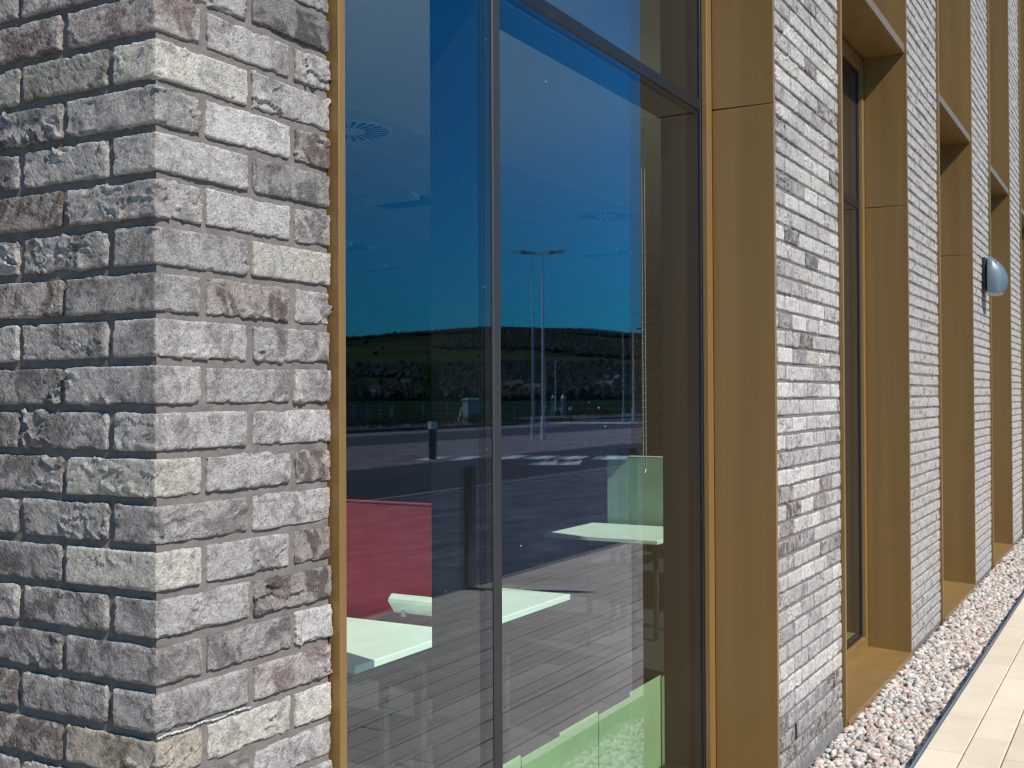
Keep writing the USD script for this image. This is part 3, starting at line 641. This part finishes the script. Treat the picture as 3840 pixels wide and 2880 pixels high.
obj('lens', hull([(x, y, z) for z in (-.018, .004) for x, y in ((-.125, -.06), (.125, -.06), (.125, -.085), (.055, -.17 if z > 0 else -.155), (-.055, -.17 if z > 0 else -.155), (-.125, -.085))]), LENS, wl)
for z in (.10, .28):
    m = trimesh.creation.icosphere(2, .006); obj('screw', (m.vertices*np.array([1, 1, 1])+np.array([-.10, -.128 if z < .2 else -.122, z]), m.faces), STEEL, wl, smooth=True)

# ================================================================ things that the glass mirrors
def bollard(loc, lab):
    t = thing('steel_bollard', lab, 'bollard', loc, group='steel bollards along the paving')
    obj('post', cyl(0, 0, -.02, 1.0, .054, n=32), STEEL, t, smooth=40)
    obj('cap', cyl(0, 0, 1.003, 1.03, .055, n=32, bevel=.008), STEEL, t, smooth=40)
    obj('base_ring', cyl(0, 0, 0, .012, .075, n=32, bevel=.004), STEEL, t, smooth=40)
    return t
b0 = bollard((6.80, -3.055, 0), 'polished steel bollard nearest the camera on the edge of the cream paving')
dup(b0, (10.46, -3.17, 0), 'second polished steel bollard further along the edge of the cream paving')
dup(b0, (14.1, -3.2, 0), 'third polished steel bollard furthest along the edge of the cream paving')
def post(loc, lab, h, m=DARKMETAL):
    t = thing('marker_post', lab, 'bollard', loc, group='dark posts with white bands')
    obj('post', cyl(0, 0, -.1, h*.80, .11), m, t, smooth=40); obj('white_band', cyl(0, 0, h*.80, h*.985, .112), simple('post_band', (.75, .75, .74), .5) if not stage.GetPrimAtPath('/World/Looks/post_band') else UsdShade.Material.Get(stage, '/World/Looks/post_band'), t, smooth=40)
    obj('cap', cyl(0, 0, h*.985, h, .105, .09), m, t, smooth=40); return t
post((24.46, -15.15, -.1), 'dark round post with a white band at the near kerb of the car park', 1.05)
post((66.2, -31.9, -.1), 'dark round post with a white band by the far crossing', 1.0)
LPAINT = simple('lamp_post_paint', (.66, .68, .70), .45)
def street_lamp(loc, lab, h, heads, arm=.55, rz=0, r=.085):
    t = thing('street_lamp', lab, 'street lamp', loc, rz)
    obj('base', cyl(0, 0, -.3, .9, r*1.25, n=20), LPAINT, t, smooth=40)
    obj('column', cyl(0, 0, .9, h, r*.8, r*.45, n=20), LPAINT, t, smooth=40)
    for s in heads:
        obj('arm', tube([(0, 0, h-.06), (s*arm*.5, 0, h+.02)], .035), LPAINT, t, smooth=40)
        obj('lantern', hull([(s*x, y, h+z) for x, y, z in ((arm*.45, -.10, -.02), (arm*.45, .10, -.02), (arm*.45, -.08, .07), (arm*.45, .08, .07), (arm*.45+.62, -.17, .06), (arm*.45+.62, .17, .06), (arm*.45+.60, -.13, .16), (arm*.45+.60, .13, .16))]), DARKMETAL, t)
        obj('lantern_glass', rbox(min(s*(arm*.45+.12), s*(arm*.45+.55)), max(s*(arm*.45+.12), s*(arm*.45+.55)), -.1, .1, h+.0, h+.035, .004), LENS, t)
    return t
street_lamp((38.28, -19.1, -.1), 'tall grey street lamp with two lantern heads in the car park', 7.35, (-1, 1), rz=62)
street_lamp((69.1, -28.6, -.1), 'tall slim street lamp with one lantern head by the far crossing', 6.2, (1,), rz=40)
street_lamp((82.6, -41.5, -.1), 'short slim lighting column with one small head beyond the fence', 4.6, (1,), arm=.3, r=.07)
def thick_post(loc, lab):
    t = thing('feeder_pillar', lab, 'service post', loc); obj('body', cyl(0, 0, -.1, 1.55, .22, .2, n=16), GALV, t, smooth=40); obj('cap', cyl(0, 0, 1.55, 1.85, .21, .05, n=16), WHITE, t, smooth=40)
thick_post((83.4, -41.2, -.1), 'thick grey service post with a pale pointed cap')
cab = thing('utility_cabinet', 'blue green utility cabinet with an overhanging lid on the planting bed', 'cabinet', (58.7, -35.0, .0), 28)
obj('body', rbox(-.45, .45, -.35, .35, -.1, 1.38, .02), CABINET, cab)
obj('lid', hull([(x, y, z) for x, y, z in [(sx*.52, sy*.42, 1.38) for sx in (-1, 1) for sy in (-1, 1)]+[(sx*.52, sy*.42, 1.44) for sx in (-1, 1) for sy in (-1, 1)]+[(sx*.30, sy*.22, 1.53) for sx in (-1, 1) for sy in (-1, 1)]]), CABINET, cab)
obj('door', rbox(-.40, .40, .351, .365, .05, 1.3, .004), CABINET, cab); obj('door', rbox(-.40, .40, -.365, -.351, .05, 1.3, .004), CABINET, cab)
obj('handle', rbox(-.3, -.27, -.385, -.366, .6, .78, .004), DARKMETAL, cab)

def leaves(n, centre, rad, size, seedv, squash=1.0):
    rg = np.random.default_rng(seedv); d = rg.normal(size=(n, 3)); d /= np.linalg.norm(d, axis=1, keepdims=True)
    rr_ = rg.random(n)**.45; lump = .65+.7*fbm(d*1.7+seedv, 2, seedv)
    c = np.asarray(centre)+d*(rr_*lump)[:, None]*np.asarray(rad)
    a = rg.normal(size=(n, 3)); a /= np.linalg.norm(a, axis=1, keepdims=True); b = np.cross(a, rg.normal(size=(n, 3))); b /= np.linalg.norm(b, axis=1, keepdims=True)
    s = size*rg.uniform(.6, 1.3, n)[:, None]
    v = np.stack([c-a*s, c+b*s*.5, c+a*s, c-b*s*.5], 1).reshape(-1, 3); q = np.arange(4*n).reshape(n, 4)
    return v, np.vstack([q[:, [0, 1, 2]], q[:, [0, 2, 3]]])
def leaf_look(name, c):
    c = np.array(c)
    return mat(name, {'g': ('geometry', {}), 'r': ('rgb_ramp', {'ramp': [(0, tuple(c*.6)), (1, tuple(c*1.35))]}), 'd': ('principled_bsdf', {'roughness': .6, 'specular_ior_level': .3}),
        't': ('translucent_bsdf', {}), 'x': ('mix_closure', {'fac': .3})}, [('g.random_per_island', 'r.fac'), ('r.color', 'd.base_color'), ('r.color', 't.color'), ('d.BSDF', 'x.closure1'), ('t.BSDF', 'x.closure2')], surface='x.closure')
LEAF = leaf_look('leaf_green', (.10, .15, .035)); LEAF2 = leaf_look('leaf_dull', (.055, .075, .03))
def young_tree(loc, lab, h, w, n, sd, m):
    t = thing('young_tree', lab, 'young tree', loc)
    obj('trunk', cyl(0, 0, -.1, h*.85, .045, .012, n=10), BARK, t, smooth=True)
    for k in range(6):
        a = k*2.4; z = h*(.45+.07*k); obj('limb', tube([(0, 0, z), (math.cos(a)*w*.55, math.sin(a)*w*.55, z+h*.10)], .012, 6), BARK, t)
    obj('crown', leaves(n, (0, 0, h*.66), (w, w, h*.36), .075, sd), m, t)
    obj('stake', cyl(.25, .1, -.1, 1.2, .035, n=8), BARK, t)
young_tree((52.9, -34.2, .0), 'young upright tree with green leaves on a stake beside the cabinet', 4.05, .55, 1500, 31, LEAF)
young_tree((44.8, -33.2, .0), 'young thin tree with sparse leaves near the left frame', 3.5, .7, 420, 32, LEAF2)
def shrub_row(name, lab, pts, sd):
    ms = []
    for i, (x, y) in enumerate(pts):
        rg = np.random.default_rng(sd+i); ms.append(leaves(70, (x, y, .28), (.30, .30, rg.uniform(.25, .42)), .06, sd+i))
    obj(name, join(ms), LEAF2, label=lab, cat='shrubs', kind='stuff')
rg = np.random.default_rng(5)
shrub_row('low_shrubs', 'low sparse shrubs filling the planting bed beyond the car park', [(x, rg.uniform(-36, -31.8)) for x in np.arange(34, 58, .22)], 100)
shrub_row('low_shrubs', 'low sparse shrubs right of the far crossing', [(x, rg.uniform(-38, -34.2)) for x in np.arange(75, 110, .4)], 400)
def fence(p0, p1, n, h, lab, m):
    t = thing('wire_fence', lab, 'fence'); p0, p1 = np.array(p0, float), np.array(p1, float)
    P = [p0+(p1-p0)*i/n for i in range(n+1)]
    for q in P: obj('post', cyl(q[0], q[1], -.2, h, .035, n=8), m, t)
    for z in np.linspace(.25, h-.05, 4): obj('wire', tube([(*p0, z), (*p1, z)], .012, 5), m, t)
    for q, s in ((P[0], 1), (P[-1], -1)):
        d = (p1-p0)/np.linalg.norm(p1-p0)*s*.9; obj('brace', tube([(q[0], q[1], h*.85), (q[0]+d[0], q[1]+d[1], 0)], .025, 6), m, t)
fence((46, -37.5), (58, -40.5), 6, 1.15, 'low galvanised wire fence behind the planting bed and young trees', GALV)
fence((60, -39.5), (74, -37.2), 6, 1.2, 'galvanised wire fence between the cabinet and the far crossing', GALV)
fence((75.5, -36), (112, -44), 12, 1.9, 'tall dark wire fence along the field right of the crossing', DARKMETAL)
sp = thing('leaning_stake', 'pale stake leaning in the planting bed left of the cabinet', 'stake'); obj('rod', tube([(55.8, -34.2, 0), (56.7, -34.45, .95)], .035, 8), simple('pale_wood', (.6, .58, .52), .8), sp)

# far woods: crowns one could not count
wood_looks = [leaf_look('wood_dark', (.016, .038, .028)), leaf_look('wood_mid', (.024, .052, .034))]
def wood(name, lab, P, S, sd):
    w = UsdGeom.PointInstancer.Define(stage, f'/World/{name}'); tag(w, lab, 'woodland', kind='stuff'); pr = []
    for k in range(4):
        pth = f'/World/{name}/crown' + (f'_{k:03d}' if k else '')
        m = trimesh.creation.icosphere(2, 1.0); v = m.vertices*(1+.5*(fbm(m.vertices*2.2+k*5, 3, k)-.5)[:, None]*1.6); v[:, 2] = v[:, 2]*(.8+.15*k)+.45
        a, fa = v, m.faces; b, fb = leaves(220, (0, 0, .5), (1.15, 1.15, .95), .16, sd+k)
        pr.append(usdkit.mesh(stage, pth, join([(a, fa), (b, fb)]), wood_looks[k % 2]).GetPath())
    w.CreatePrototypesRel().SetTargets(pr); rg = np.random.default_rng(sd); n = len(P)
    w.CreatePositionsAttr(Vt.Vec3fArray.FromNumpy(P.astype(np.float32))); w.CreateScalesAttr(Vt.Vec3fArray.FromNumpy((S[:, None]*rg.uniform(.8, 1.2, (n, 3))).astype(np.float32)))
    an = rg.uniform(0, 2*math.pi, n); w.CreateOrientationsAttr(Vt.QuathArray([Gf.Quath(math.cos(a/2), 0, 0, math.sin(a/2)) for a in an])); w.CreateProtoIndicesAttr(Vt.IntArray.FromNumpy(rg.integers(0, 4, n).astype(np.int32)))
rg = np.random.default_rng(12)
az = np.radians(rg.uniform(-58, -2, 200000)); rad = np.sqrt(rg.uniform(900**2, 2750**2, 200000)); x, y = rad*np.cos(az), rad*np.sin(az)
dens = fbm(np.stack([x/300, y/300, 0*x+2], -1), 4, 17); left = sm(-28, -33, np.degrees(az))*sm(1100, 1300, rad)*sm(1800, 1700, rad)
keep = (dens > .41+.17*left) | (rad > 2350) & (dens > .36) | (rg.random(200000) < .005)
x, y = x[keep][:70000], y[keep][:70000]
wood('hill_wood', 'dark mixed woodland covering the far hills', np.stack([x, y, terrain_height(x, y)+2], -1), rg.uniform(2.2, 4.4, len(x)), 50)
az = np.radians(rg.uniform(-62, 4, 6000)); rad = rg.uniform(480, 900, 6000); x, y = rad*np.cos(az), rad*np.sin(az)
wood('field_wood', 'dark belt of trees along the far side of the grass field', np.stack([x, y, terrain_height(x, y)+.6], -1), rg.uniform(1.2, 3.4, len(x)), 70)
def house(loc, rz, lab, w=9., d=7., h=5.):
    t = thing('far_house', lab, 'house', loc, rz, group='far houses on the hill')
    obj('wall', rbox(-w/2, w/2, -d/2, d/2, -6, h, .05), HW, t)
    obj('roof', hull([(sx*(w/2+.4), sy*(d/2+.4), h) for sx in (-1, 1) for sy in (-1, 1)]+[(sx*(w/2+.4), 0, h+3) for sx in (-1, 1)]), HR, t)
    for k in (-.3, .3): obj('window', rbox(w*k-.6, w*k+.6, d/2-.02, d/2+.04, 1.5, 3, .02), BLACK, t)
HW = simple('house_render', (.62, .6, .56), .9); HR = simple('house_roof', (.16, .13, .125), .9)
for i, (a, r_) in enumerate(((-36.4, 900), (-34.9, 1150), (-29.6, 1050), (-29.2, 1120), (-28.2, 1010), (-24.6, 1100), (-24.2, 1250), (-31, 1500))):
    x, y = r_*math.cos(math.radians(a)), r_*math.sin(math.radians(a))
    house((x, y, float(terrain_height(np.array(x), np.array(y)))+3), 20*i, 'tiny pale house with a dark roof among the trees of the far hillside')
